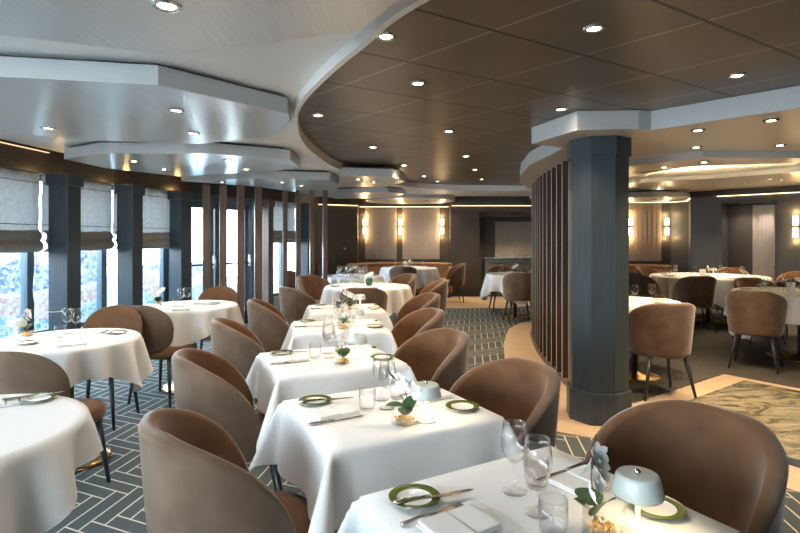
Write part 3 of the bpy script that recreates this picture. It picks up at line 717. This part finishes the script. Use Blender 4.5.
tub(-1.22, 7.75, 320, 'brown velvet tub armchair facing us between the two middle round tables', GM)
tub(-.95, 10.3, 275, 'brown velvet tub armchair behind the further middle round table, facing us', GM)
tub(.06, 10.75, 90, 'dark brown tub armchair with its back to us at the far booth table', GM)
tub(1.17, 11.72, 185, 'brown velvet tub armchair at the right end of the far booth, seen from the side', GM)
tub(1.98, 8.85, 90, 'brown velvet tub armchair with its back to us, left of the slat screen', GM)
tub(1.98, 10.35, 270, 'brown velvet tub armchair facing us before the dark sideboard', GM)
GR = 'armchairs around the right hand round tables'
tub(2.30, 4.72, 90, 'brown velvet tub armchair with its back to us, right beside the octagonal column', GR)
tub(3.80, 5.70, 50, 'brown velvet tub armchair with its back to us by the right edge round table', GR)
tub(4.42, 7.98, 80, 'brown velvet tub armchair with its back to us before the large round table', GR)
tub(4.0, 8.72, 10, 'dark brown velvet tub armchair seen from the side, left of the large round table', GR)
tub(4.84, 7.22, 265, 'brown velvet tub armchair facing us beyond the right edge round table', GR)
tub(5.45, 7.65, 120, 'dark brown tub armchair with its back to us, right front of the large round table', GR)
tub(6.1, 9.78, 250, 'brown velvet tub armchair facing us behind the large round table, before the niche wall', GR)
tub(6.5, 8.8, 200, 'brown velvet tub armchair right of the large round table', GR)
tub(4.85, 10.3, 300, 'brown velvet tub armchair facing us, left behind the large round table by the booth', GR)
GS = 'round backed side chairs at the window tables'
side(-1.86, 2.84, 88, 'brown round backed side chair between the two nearest window tables', GS)
side(-2.52, 2.95, 70, 'grey brown side chair nearest the glass, only its back top showing', GS)
side(-2.27, 4.03, 272, 'taupe round backed side chair facing us behind the second window table', GS)
side(-2.03, 4.60, 76, 'dark brown round backed side chair before the third window table', GS)
side(-2.03, 5.78, 272, 'pale taupe side chair facing us behind the third window table', GS)
side(-1.66, 8.98, 330, 'tan side chair seen between the brown posts by the far window', GS)

# tables
def table_base(parent, rb=.22, top=.735, brass=True):
    m_ = MB(); m_.lathe([(0, .002), (rb, .002), (rb, .012), (rb*.9, .018), (.07, .03), (.045, .05), (0, .05)], 32); m_.build('base', M['brass'] if brass else M['leg'], parent)
    m_ = MB(); m_.lathe([(0, .03), (.035, .03), (.035, top-.02), (.12, top), (0, top)], 20); m_.build('pedestal', M['leg'], parent)
def cloth_rect(a, b_, da, db, seed):
    rnd = random.Random(seed); ph = [rnd.uniform(0, 6) for _ in range(4)]
    def samples(h, e_): return [-h-e_*(1-k/12) for k in range(12)]+[-h+2*h*k/10 for k in range(11)]+[h+e_*(k+1)/12 for k in range(12)]
    us = samples(a, da); vs_ = samples(b_, db); V = []
    ro = .010
    for v in vs_:
        for u in us:
            eu = max(0, abs(u)-a); ev = max(0, abs(v)-b_); su = 1 if u >= 0 else -1; sv = 1 if v >= 0 else -1
            x, y, z = u, v, 0
            if eu and not ev:
                rr = ro*(1-exp(-eu/ro)); x = su*(a+rr+.05*eu+.022*(eu/.25)*sin(v*15+ph[0]+su)*(1-abs(v/b_)**4)); z = -(eu-rr*.9)
            elif ev and not eu:
                rr = ro*(1-exp(-ev/ro)); y = sv*(b_+rr+.05*ev+.022*(ev/.25)*sin(u*14+ph[1]+sv)*(1-abs(u/a)**4)); z = -(ev-rr*.9)
            elif eu and ev:
                r = hypot(eu, ev); q_ = atan2(ev, eu)/(pi/2); f = sin(pi*q_)
                phi = R(23)*f**.9; rr = ro*(1-exp(-r/ro)); out = r*sin(phi)
                wob = r*.16*cos(pi*q_)*f
                x = a+rr*cos(q_*pi/2)+.05*eu+out*.707+wob; y = b_+rr*sin(q_*pi/2)+.05*ev+out*.707-wob
                x *= su; y *= sv; z = -(r*cos(phi)-rr*.9)
            V.append((x, y, z))
    n = len(us); m_ = MB(); m_.add(V, [(j*n+i, j*n+i+1, (j+1)*n+i+1, (j+1)*n+i) for j in range(len(vs_)-1) for i in range(n-1)], 0, True)
    return m_
def cloth_round(Rr, half, seed, ang=0, maxdrop=9, nw=13):
    rnd = random.Random(seed); ph = rnd.uniform(0, 6); seg = 144; V = [(0, 0, 0)]; rings = []
    for q_ in (.5, .95, 1): rings.append(('t', q_))
    for k in range(1, 15): rings.append(('d', k/14))
    for ty, q_ in rings:
        for k in range(seg):
            th = 2*pi*k/seg; c, s_ = abs(cos(th-ang)), abs(sin(th-ang)); S = half/((c**7+s_**7)**(1/7)); 
            if ty == 't': r, z = Rr*q_, 0
            else:
                e_ = min(maxdrop, (S-Rr))*q_; ro = .012; rr = ro*(1-exp(-e_/ro)); z = -(e_-rr*.9)*.985
                wv = sin(nw*th+ph+.8*sin(3*th+ph)); r = Rr+rr+e_*.05+.36*min(e_, .35)*(wv*.5+.15)*(min(1, e_/.05))
            V.append((r*cos(th), r*sin(th), z))
    F = [(0, 1+k, 1+(k+1) % seg) for k in range(seg)]
    for i in range(len(rings)-1):
        F += [(1+i*seg+k, 1+i*seg+(k+1) % seg, 1+(i+1)*seg+(k+1) % seg, 1+(i+1)*seg+k) for k in range(seg)]
    return MB().add(V, F, 0, True)
ZT = .76
TABLES = {}
def sq_table(key, x, y, rot, desc, a=.315, b_=.27):
    t_ = thing('square_table', (x, y, 0), R(rot)); m_ = MB(); m_.box((-a+.004, -b_+.004, .732), (a-.004, b_-.004, .755)); m_.build('tabletop', M['brownwood'], t_)
    table_base(t_, .2, .732, False)
    tag(t_, 'square pedestal table under white cloth, '+desc, 'table', 'square tables down the middle')
    c = cloth_rect(a, b_, .25, .235, key).build('tablecloth', M['cloth']); c.location = (x, y, ZT-.001); c.rotation_euler = (0, 0, R(rot))
    tag(c, 'white linen cloth draped over the '+desc, 'tablecloth', 'white cloths on the square tables')
    TABLES[key] = (x, y, R(rot), desc)
def rd_table(key, x, y, r, half, desc, ang=45, rb=.24, maxdrop=9, nw=13):
    t_ = thing('round_table', (x, y, 0), 0); m_ = MB(); m_.lathe([(0, .732), (r-.004, .732), (r-.004, .755), (0, .755)], 48); m_.build('tabletop', M['brownwood'], t_)
    table_base(t_, rb, .732)
    tag(t_, 'pedestal table with brass foot under cloth, '+desc, 'table', 'round tables')
    c = cloth_round(r, half, key, R(ang), maxdrop, nw).build('tablecloth', M['cloth']); c.location = (x, y, ZT-.001)
    tag(c, 'white linen cloth hanging in folds over the '+desc, 'tablecloth', 'white cloths on the round tables')
    TABLES[key] = (x, y, 0, desc)
sq_table(1, .313, 1.21, 30, 'nearest square table')
sq_table(2, -.045, 1.954, 27.4, 'second square table')
sq_table(3, -.366, 2.785, 24, 'third square table')
sq_table(4, -.44, 3.83, 12, 'fourth square table')
sq_table(5, -.49, 4.80, 12, 'fifth square table')
rd_table(11, -1.50, 1.72, .42, .57, 'bottom left round table', 20)
rd_table(12, -2.07, 3.32, .40, .59, 'second round window table', 50)
rd_table(13, -1.98, 5.0, .43, .64, 'round table by glass doors', 55)
rd_table(14, -.43, 7.05, .55, .86, 'green vase round table', 40, maxdrop=.42, nw=16)
rd_table(15, -.80, 8.95, .50, .80, 'second middle round table', 40, maxdrop=.42, nw=16)
rd_table(16, .20, 11.6, .60, .95, 'far booth round table', 40, maxdrop=.42, nw=18)
rd_table(17, 2.06, 9.55, .50, .80, 'round table left of slat screen', 40, maxdrop=.5)
rd_table(18, 2.36, 5.37, .42, .66, 'round table behind octagonal column', 45)
rd_table(19, 5.2, 9.0, .88, 1.18, 'large round table', 45, .34, maxdrop=.5, nw=18)
rd_table(20, 4.68, 6.22, .68, .98, 'right edge round table', 50, .34, maxdrop=.55, nw=15)

# tableware
def mk_wine():
    t_ = thing('wine_glass'); m_ = MB(); m_.lathe([(0, .001), (.030, .001), (.031, .003), (.012, .006), (.004, .012), (.0034, .070)], 24); m_.build('foot_and_stem', M['glass'], t_)
    m_ = MB(); m_.lathe([(.0034, .070), (.012, .074), (.024, .086), (.0315, .102), (.033, .115), (.031, .140), (.027, .170), (.0262, .170), (.0302, .140), (.0322, .115), (.0307, .103), (.023, .088), (.010, .077), (0, .076)], 28); m_.build('bowl', M['glass'], t_)
    return t_
def mk_tumbler():
    m_ = MB(); m_.lathe([(0, .001), (.024, .001), (.027, .004), (.031, .03), (.030, .078), (.0288, .078), (.0295, .03), (.025, .008), (0, .008)], 24); return m_.build('tumbler', M['glass'])
def mk_plate():
    t_ = thing('bread_plate'); m_ = MB(); m_.lathe([(0, .003), (.026, .001), (.034, .001), (.040, .006)], 40)
    m_.lathe([(0, .006), (.036, .0065), (.042, .0085)], 40); m_.build('well', M['china'], t_)
    m_ = MB(); m_.lathe([(.0405, .006), (.060, .0105), (.062, .0118), (.061, .0126), (.042, .0088)], 40); q = m_.build('rim', M['greenrim'], t_); q['label'] = 'olive green rim'
    return t_
def mk_knife():
    t_ = thing('table_knife'); m_ = MB(); m_.prism([(-.005, 0), (.006, 0), (.008, .05), (.006, .10), (0, .115), (-.005, .10)], .001, .003); m_.build('blade', M['cutlery'], t_)
    m_ = MB(); m_.tube([(0, 0, .004), (0, -.03, .0045), (0, -.08, .005), (0, -.092, .005)], [.0045, .005, .007, .003], 8); m_.build('handle', M['cutlery'], t_); return t_
def mk_fork():
    t_ = thing('table_fork'); m_ = MB(); m_.prism([(-.003, -.02), (.003, -.02), (.011, .012), (.011, .02), (-.011, .02), (-.011, .012)], .001, .0035)
    for x in (-.0095, -.0035, .0025, .0085): m_.box((x-.001, .02, .001), (x+.002, .055, .003))
    m_.build('head', M['cutlery'], t_); m_ = MB(); m_.tube([(0, -.02, .002), (0, -.07, .008), (0, -.115, .004)], [.003, .003, .006], 8); m_.build('handle', M['cutlery'], t_); return t_
def mk_napkin():
    m_ = MB(); m_.box((-.075, -.055, .0005), (.075, .055, .006), bevel=.002); m_.box((-.072, -.053, .006), (.004, .053, .0135), bevel=.003); m_.box((.008, -.052, .006), (.074, .053, .0115), bevel=.0025); return m_.build('napkin', M['cloth'])
def mk_lamp():
    t_ = thing('table_lamp'); m_ = MB(); m_.lathe([(0, .001), (.034, .001), (.034, .006), (.031, .008), (0, .008)], 32); m_.build('base', M['china'], t_)
    m_ = MB(); m_.lathe([(.0055, .008), (.0055, .105)], 16); m_.build('stem', M['stemglow'], t_)
    m_ = MB(); m_.lathe([(.0505, .082), (.052, .086), (.0445, .120), (.041, .1255), (.036, .1265), (0, .1265), (0, .123), (.036, .123), (.0415, .119), (.049, .085), (.0505, .082)], 40); m_.build('lamp_shade', M['shade'], t_)
    m_ = MB(); m_.lathe([(0, .1265), (.006, .1265), (.007, .131), (.004, .135), (0, .136)], 14); m_.build('switch', M['steel'], t_)
    ld = bpy.data.lights.new('lamp_glow', 'POINT'); ld.energy = .30; ld.color = (1, .74, .42); ld.shadow_soft_size = .015
    lo_ = bpy.data.objects.new('glow', ld); C.objects.link(lo_); lo_.location = (.014, -.01, .098); lo_.parent = t_; return t_
def mk_vase():
    m_ = MB(); s_ = .034; h = .062
    m_.box((-s_, -s_, .001), (s_, s_, .006)); 
    for a in range(4): m_.box((-s_, s_-.003, .001), (s_, s_, h), 0, rotz(a*pi/2))
    return m_.build('glass_vase', M['glass'])
def mk_pebbles():
    m_ = MB(); rnd = random.Random(3)
    for k in range(70):
        x, y = rnd.uniform(-.024, .024), rnd.uniform(-.024, .024); z = rnd.uniform(.010, .026); r = rnd.uniform(.004, .0062)
        V = [(r, 0, 0), (-r, 0, 0), (0, r, 0), (0, -r, 0), (0, 0, r), (0, 0, -r)]
        m_.add(V, [(0, 2, 4), (2, 1, 4), (1, 3, 4), (3, 0, 4), (2, 0, 5), (1, 2, 5), (3, 1, 5), (0, 3, 5)], 0, True, Matrix.Translation((x, y, z)))
    o = m_.build('amber_pebbles', M['amber']); o['kind'] = 'stuff'; return o
def petal(m_, T, ln, wd_, curl):
    NU, NV = 6, 5; V = []
    for i in range(NU+1):
        u = i/NU; w_ = wd_*sin(pi*min(1, .08+u*.92))**.6
        for j in range(NV+1):
            v = -1+2*j/NV; V.append((v*w_, u*ln, curl*u*u*ln+.15*w_*v*v))
    m_.add(V, [(i*(NV+1)+j, i*(NV+1)+j+1, (i+1)*(NV+1)+j+1, (i+1)*(NV+1)+j) for i in range(NU) for j in range(NV)], 0, True, T)
def mk_orchid():
    t_ = thing('orchid_spray'); m_ = MB()
    pts = [(0, 0, .012), (.002, .0, .06), (-.008, .004, .09), (.0, .006, .115), (.018, .006, .136), (.040, .004, .150)]
    m_.tube(pts, [.0022]*5+[.0015], 8); m_.tube([(.002, 0, .06), (.012, -.01, .08), (.025, -.02, .085)], .0016, 6); m_.build('stem', M['stem'], t_)
    rnd = random.Random(5)
    for (x, y, z, s_, tx, tz) in ((-.030, -.004, .118, .027, 62, -10), (-.006, -.010, .130, .030, 52, 0), (.020, -.006, .142, .030, 55, -15), (.044, -.004, .150, .026, 65, -40), (-.046, .004, .098, .024, 70, 20), (.006, .014, .128, .026, 60, 170)):
        m_ = MB(); B0 = Matrix.Translation((x, y, z)) @ rotz(R(tz)) @ Matrix.Rotation(R(tx), 4, 'X')
        for k in range(5): petal(m_, B0 @ rotz(2*pi*k/5), s_, s_*(.48 if k % 2 else .36), .25)
        m_.lathe([(0, .0), (.004, .002), (.005, .006), (0, .010)], 8, 0, B0)
        m_.build('flower', M['petal'], t_)
    for (tz, tx, s_, z) in ((150, 66, .070, .035), (-60, 25, .065, .055), (20, 60, .055, .03)):
        m_ = MB(); petal(m_, Matrix.Translation((0, 0, z)) @ rotz(R(tz)) @ Matrix.Rotation(R(tx), 4, 'X'), s_, s_*.46, -.35); m_.build('leaf', M['leaf'], t_)
    m_ = MB(); m_.tube([(.040, .004, .150), (.056, .004, .166), (.064, .004, .184)], [.004, .003, .001], 8); m_.build('bud', M['stem'], t_)
    return t_
def mk_greenvase():
    m_ = MB(); m_.lathe([(0, .001), (.03, .001), (.045, .03), (.047, .07), (.04, .10), (.036, .10), (.042, .07), (.04, .03), (0, .01)], 24); return m_.build('green_vase', M['greenglass'])
def mk_card():
    m_ = MB(); m_.prism([(-.05, -.012), (.05, -.012), (.05, -.010), (-.05, -.010)], .001, .11, 0); m_.prism([(-.05, .010), (.05, .010), (.05, .012), (-.05, .012)], .001, .11); m_.box((-.05, -.012, .107), (.05, .012, .11)); return m_.build('menu_card', M['china'])
KIND = {'wine': (mk_wine, 'glass', 'wine glasses', 'clear stemmed wine glass'), 'tumbler': (mk_tumbler, 'glass', 'water tumblers', 'clear low water tumbler'), 'plate': (mk_plate, 'plate', 'bread plates', 'green rimmed white plate'),
 'knife': (mk_knife, 'knife', 'table knives', 'steel knife lying'), 'fork': (mk_fork, 'fork', 'table forks', 'steel fork lying'), 'napkin': (mk_napkin, 'napkin', 'folded napkins', 'folded white napkin'), 'lamp': (mk_lamp, 'lamp', 'table lamps', 'small pale domed table lamp'),
 'vase': (mk_vase, 'vase', 'glass cube vases', 'small square glass vase'), 'pebbles': (mk_pebbles, 'pebbles', 'vase pebbles', 'amber pebbles in the glass vase'), 'orchid': (mk_orchid, 'flower', 'orchid sprays', 'white orchid spray'),
 'greenvase': (mk_greenvase, 'vase', 'green vases', 'dark green glass vase'), 'card': (mk_card, 'card', 'menu cards', 'white upright folded card')}
def put(kind, key, lx, ly, rz, where, dz=0.0):
    x, y, rt, desc = TABLES[key]; mk, cat, grp, lab = KIND[kind]
    X = x+lx*cos(rt)-ly*sin(rt); Y = y+lx*sin(rt)+ly*cos(rt)
    pre = (lab+' '+where).strip()+' on the '+desc
    return place(kind, mk, (X, Y, ZT+.0005+dz), rt+R(rz), pre, cat, grp)
for key in (1, 2, 3, 4, 5):
    near = key <= 3
    put('plate', key, -.215, .185, 0, 'at the window side seat'); put('napkin', key, -.195, .035, 3, 'at the window side seat')
    put('plate', key, .240, -.13, 0, 'at the aisle side seat'); put('napkin', key, .205, .045, 185, 'at the aisle side seat')
    put('wine', key, .02, .10, 0, 'further from us'); put('wine', key, -.005, -.005, 0, 'nearer to us')
    put('tumbler', key, *((-.075, .015) if key > 1 else (-.04, -.085)), 0, 'at the window side'); put('tumbler', key, .085, .09, 0, 'at the aisle side')
    put('knife', key, -.225, -.045, -88, 'beside the window side napkin'); put('knife', key, .215, .118, 92, 'beside the aisle side napkin')
    if key == 1:
        put('fork', key, -.185, .108, -86, 'between plate and napkin')
        put('lamp', key, .118, -.17, 0, 'beside the orchid'); put('vase', key, .05, -.14, 20, 'with orchid'); put('pebbles', key, .05, -.14, 20, ''); put('orchid', key, .045, -.12, 35, 'in its square vase', .0)
    else:
        lx, ly = ((.055, -.185) if key == 2 else (.12, -.09)); vx, vy = ((-.02, -.175) if key == 2 else (.02, -.16))
        put('lamp', key, lx, ly, 0, 'beside the orchid'); put('vase', key, vx, vy, 20, 'with orchid'); put('pebbles', key, vx, vy, 20, ''); put('orchid', key, vx, vy, [0, 0, 130, 30, 80, 200][key], 'in its square vase', .0)
    if near or True: 
        x_, y_ = -.21, .185
        o = put('knife', key, -.19, .155, -100, 'resting across the window side plate', .0125)
# window tables
def putw(kind, key, px, py, rz, where, dz=0, z=ZT):
    p = at(px, py, ZT); x, y, rt, d = TABLES[key]; return put(kind, key, p.x-x, p.y-y, rz, where, dz)
putw('plate', 11, 38, 400.5, 0, 'at the far side'); putw('napkin', 11, 3, 403.5, 40, 'left of the plate'); putw('knife', 11, 30, 400.5, -50, 'resting on the plate', .0125)
putw('plate', 12, 117, 333.5, 0, 'at the far side'); putw('napkin', 12, 93, 332.5, 0, 'beside the far plate'); putw('wine', 12, 67, 334, 0, 'left of the pair'); putw('wine', 12, 76, 334.5, 0, 'right of the pair'); putw('tumbler', 12, 60, 338, 0, 'before the wine glasses')
putw('knife', 12, 107, 333.5, 70, 'beside the far plate'); putw('napkin', 12, 72, 345, 30, 'at the near side'); putw('lamp', 12, 16, 340, 0, 'beside the flowers'); putw('vase', 12, 26, 336.5, 10, 'with orchid'); putw('pebbles', 12, 26, 336.5, 10, ''); putw('orchid', 12, 26, 336.5, 120, 'in its square vase')
putw('plate', 12, 27, 344, 0, 'at the near left')
putw('plate', 13, 214, 304.2, 0, 'at the far side'); putw('napkin', 13, 203, 303.8, 0, 'beside the far plate'); putw('wine', 13, 181, 306.5, 0, 'left of the pair'); putw('wine', 13, 187, 305.6, 0, 'right of the pair'); putw('tumbler', 13, 176, 306.5, 0, 'before the wine glasses'); putw('napkin', 13, 181, 310, 20, 'at the near side')
putw('vase', 13, 158, 305.5, 10, 'with orchid'); putw('pebbles', 13, 158, 305.5, 10, ''); putw('orchid', 13, 158, 305.5, 60, 'in its square vase')
def ring(key, r, angs, kinds, extra=True):
    for i, a in enumerate(angs):
        w_ = ['right', 'back right', 'back', 'back left', 'left', 'front left', 'front', 'front right'][int(round(a/45)) % 8]+' side'
        c, s_ = cos(R(a)), sin(R(a))
        put('plate', key, r*c-.10*s_, r*s_+.10*c, 0, 'at the '+w_); put('napkin', key, r*c, r*s_, a+90, 'at the '+w_)
        put('wine', key, (r-.16)*c+.06*s_, (r-.16)*s_-.06*c, 0, 'at the '+w_); put('tumbler', key, (r-.13)*c+.13*s_, (r-.13)*s_-.13*c, 0, 'at the '+w_)
ring(14, .42, (0, 90, 180, 270), None); put('greenvase', 14, .02, .02, 0, 'at the centre'); put('orchid', 14, .02, .02, 0, 'standing in the green vase', .012)
ring(15, .38, (0, 90, 180, 270), None); put('vase', 15, 0, .0, 0, 'with orchid'); put('orchid', 15, 0, 0, 40, 'in its square vase')
ring(16, .46, (0, 90, 180, 270), None); put('vase', 16, 0, 0, 0, 'with orchid'); put('orchid', 16, 0, 0, 90, 'in its square vase'); put('lamp', 16, -.09, .06, 0, 'beside the orchid')
ring(17, .38, (0, 90, 180, 270), None); put('vase', 17, 0, 0, 0, 'with orchid'); put('orchid', 17, 0, 0, 10, 'in its square vase')
ring(18, .31, (0, 180, 270), None)
ring(19, .68, (0, 45, 135, 180, 225, 270, 315), None); put('vase', 19, 0, 0, 0, 'with orchid'); put('orchid', 19, 0, 0, 70, 'in its square vase'); put('card', 19, -.08, .02, 5, 'beside the flowers'); put('lamp', 19, .12, .05, 0, 'beside the orchid')
ring(20, .53, (90, 135, 180, 225, 270), None); put('vase', 20, 0, 0, 0, 'with orchid'); put('orchid', 20, 0, 0, 170, 'in its square vase'); put('card', 20, -.07, .07, 5, 'beside the flowers'); put('lamp', 20, .12, 0, 0, 'beside the orchid')

# banquettes
def banquette(cx, cy, r0, r1, a0, a1, label):
    t_ = thing('banquette', (cx, cy, 0)); seg = 30
    def arc(prof, name, m_):
        V = []; n = len(prof)
        for i in range(seg+1):
            a = R(a0+(a1-a0)*i/seg)
            for r, z in prof: V.append((r*cos(a)*1.0, r*sin(a), z))
        F = [(i*n+k, i*n+(k+1) % n, (i+1)*n+(k+1) % n, (i+1)*n+k) for i in range(seg) for k in range(n)]+[list(range(n)), list(range(seg*n, (seg+1)*n))[::-1]]
        MB().add(V, F, 0, True).build(name, m_, t_)
    arc([(r0, .12), (r0, .42), (r0+.03, .46), (r1-.12, .46), (r1-.12, .12)], 'seat', M['tan'])
    arc([(r1-.14, .44), (r1-.11, .72), (r1-.10, .745), (r1-.02, .745), (r1, .72), (r1, .12), (r1-.12, .12)], 'backrest', M['tan'])
    arc([(r1-.13, .75), (r1-.14, .78), (r1-.11, .82), (r1-.03, .82), (r1, .79), (r1, .75)], 'head_roll', M['tan'])
    arc([(r0+.05, 0), (r0+.05, .12), (r1-.03, .12), (r1-.03, 0)], 'plinth', M['charcoal'])
    tag(t_, label, 'banquette')
banquette(.12, 11.75, .82, 1.36, 35, 168, 'curved tan leather booth seat along the far wall panels')
banquette(5.05, 10.85, .68, 1.1, 40, 160, 'curved tan leather booth seat by the right hand ribbed panels')

# sideboard in the far niche
t = thing('sideboard', (2.7, 12.95, 0)); M['side'] = mat('sideboard_green_grey', (.12, .13, .12), .4)
m_ = MB(); m_.box((-.66, -.2, 0), (.80, .28, .90)); m_.build('body', M['side'], t)
m_ = MB(); m_.box((-.68, -.225, .90), (.82, .30, .93), bevel=.004); q = m_.build('countertop', M['bluemarble'], t)
for c in (-.33, .36):
    for z in (.64, .36, .08):
        m_ = MB(); m_.box((c-.30, -.222, z), (c+.30, -.202, z+.22), bevel=.003); dw = m_.build('drawer', M['side'], t)
        m_ = MB(); m_.box((c-.24, -.245, z+.15), (c+.24, -.224, z+.17)); m_.build('handle', M['brass'], dw)
for c in (-.33, .36):
    m_ = MB(); m_.box((c-.32, -.02, .93), (c+.32, -.01, 1.13)); m_.build('glass_screen', M['pane'], t)
tag(t, 'dark sideboard with brass handles and stone top in the far niche', 'sideboard')
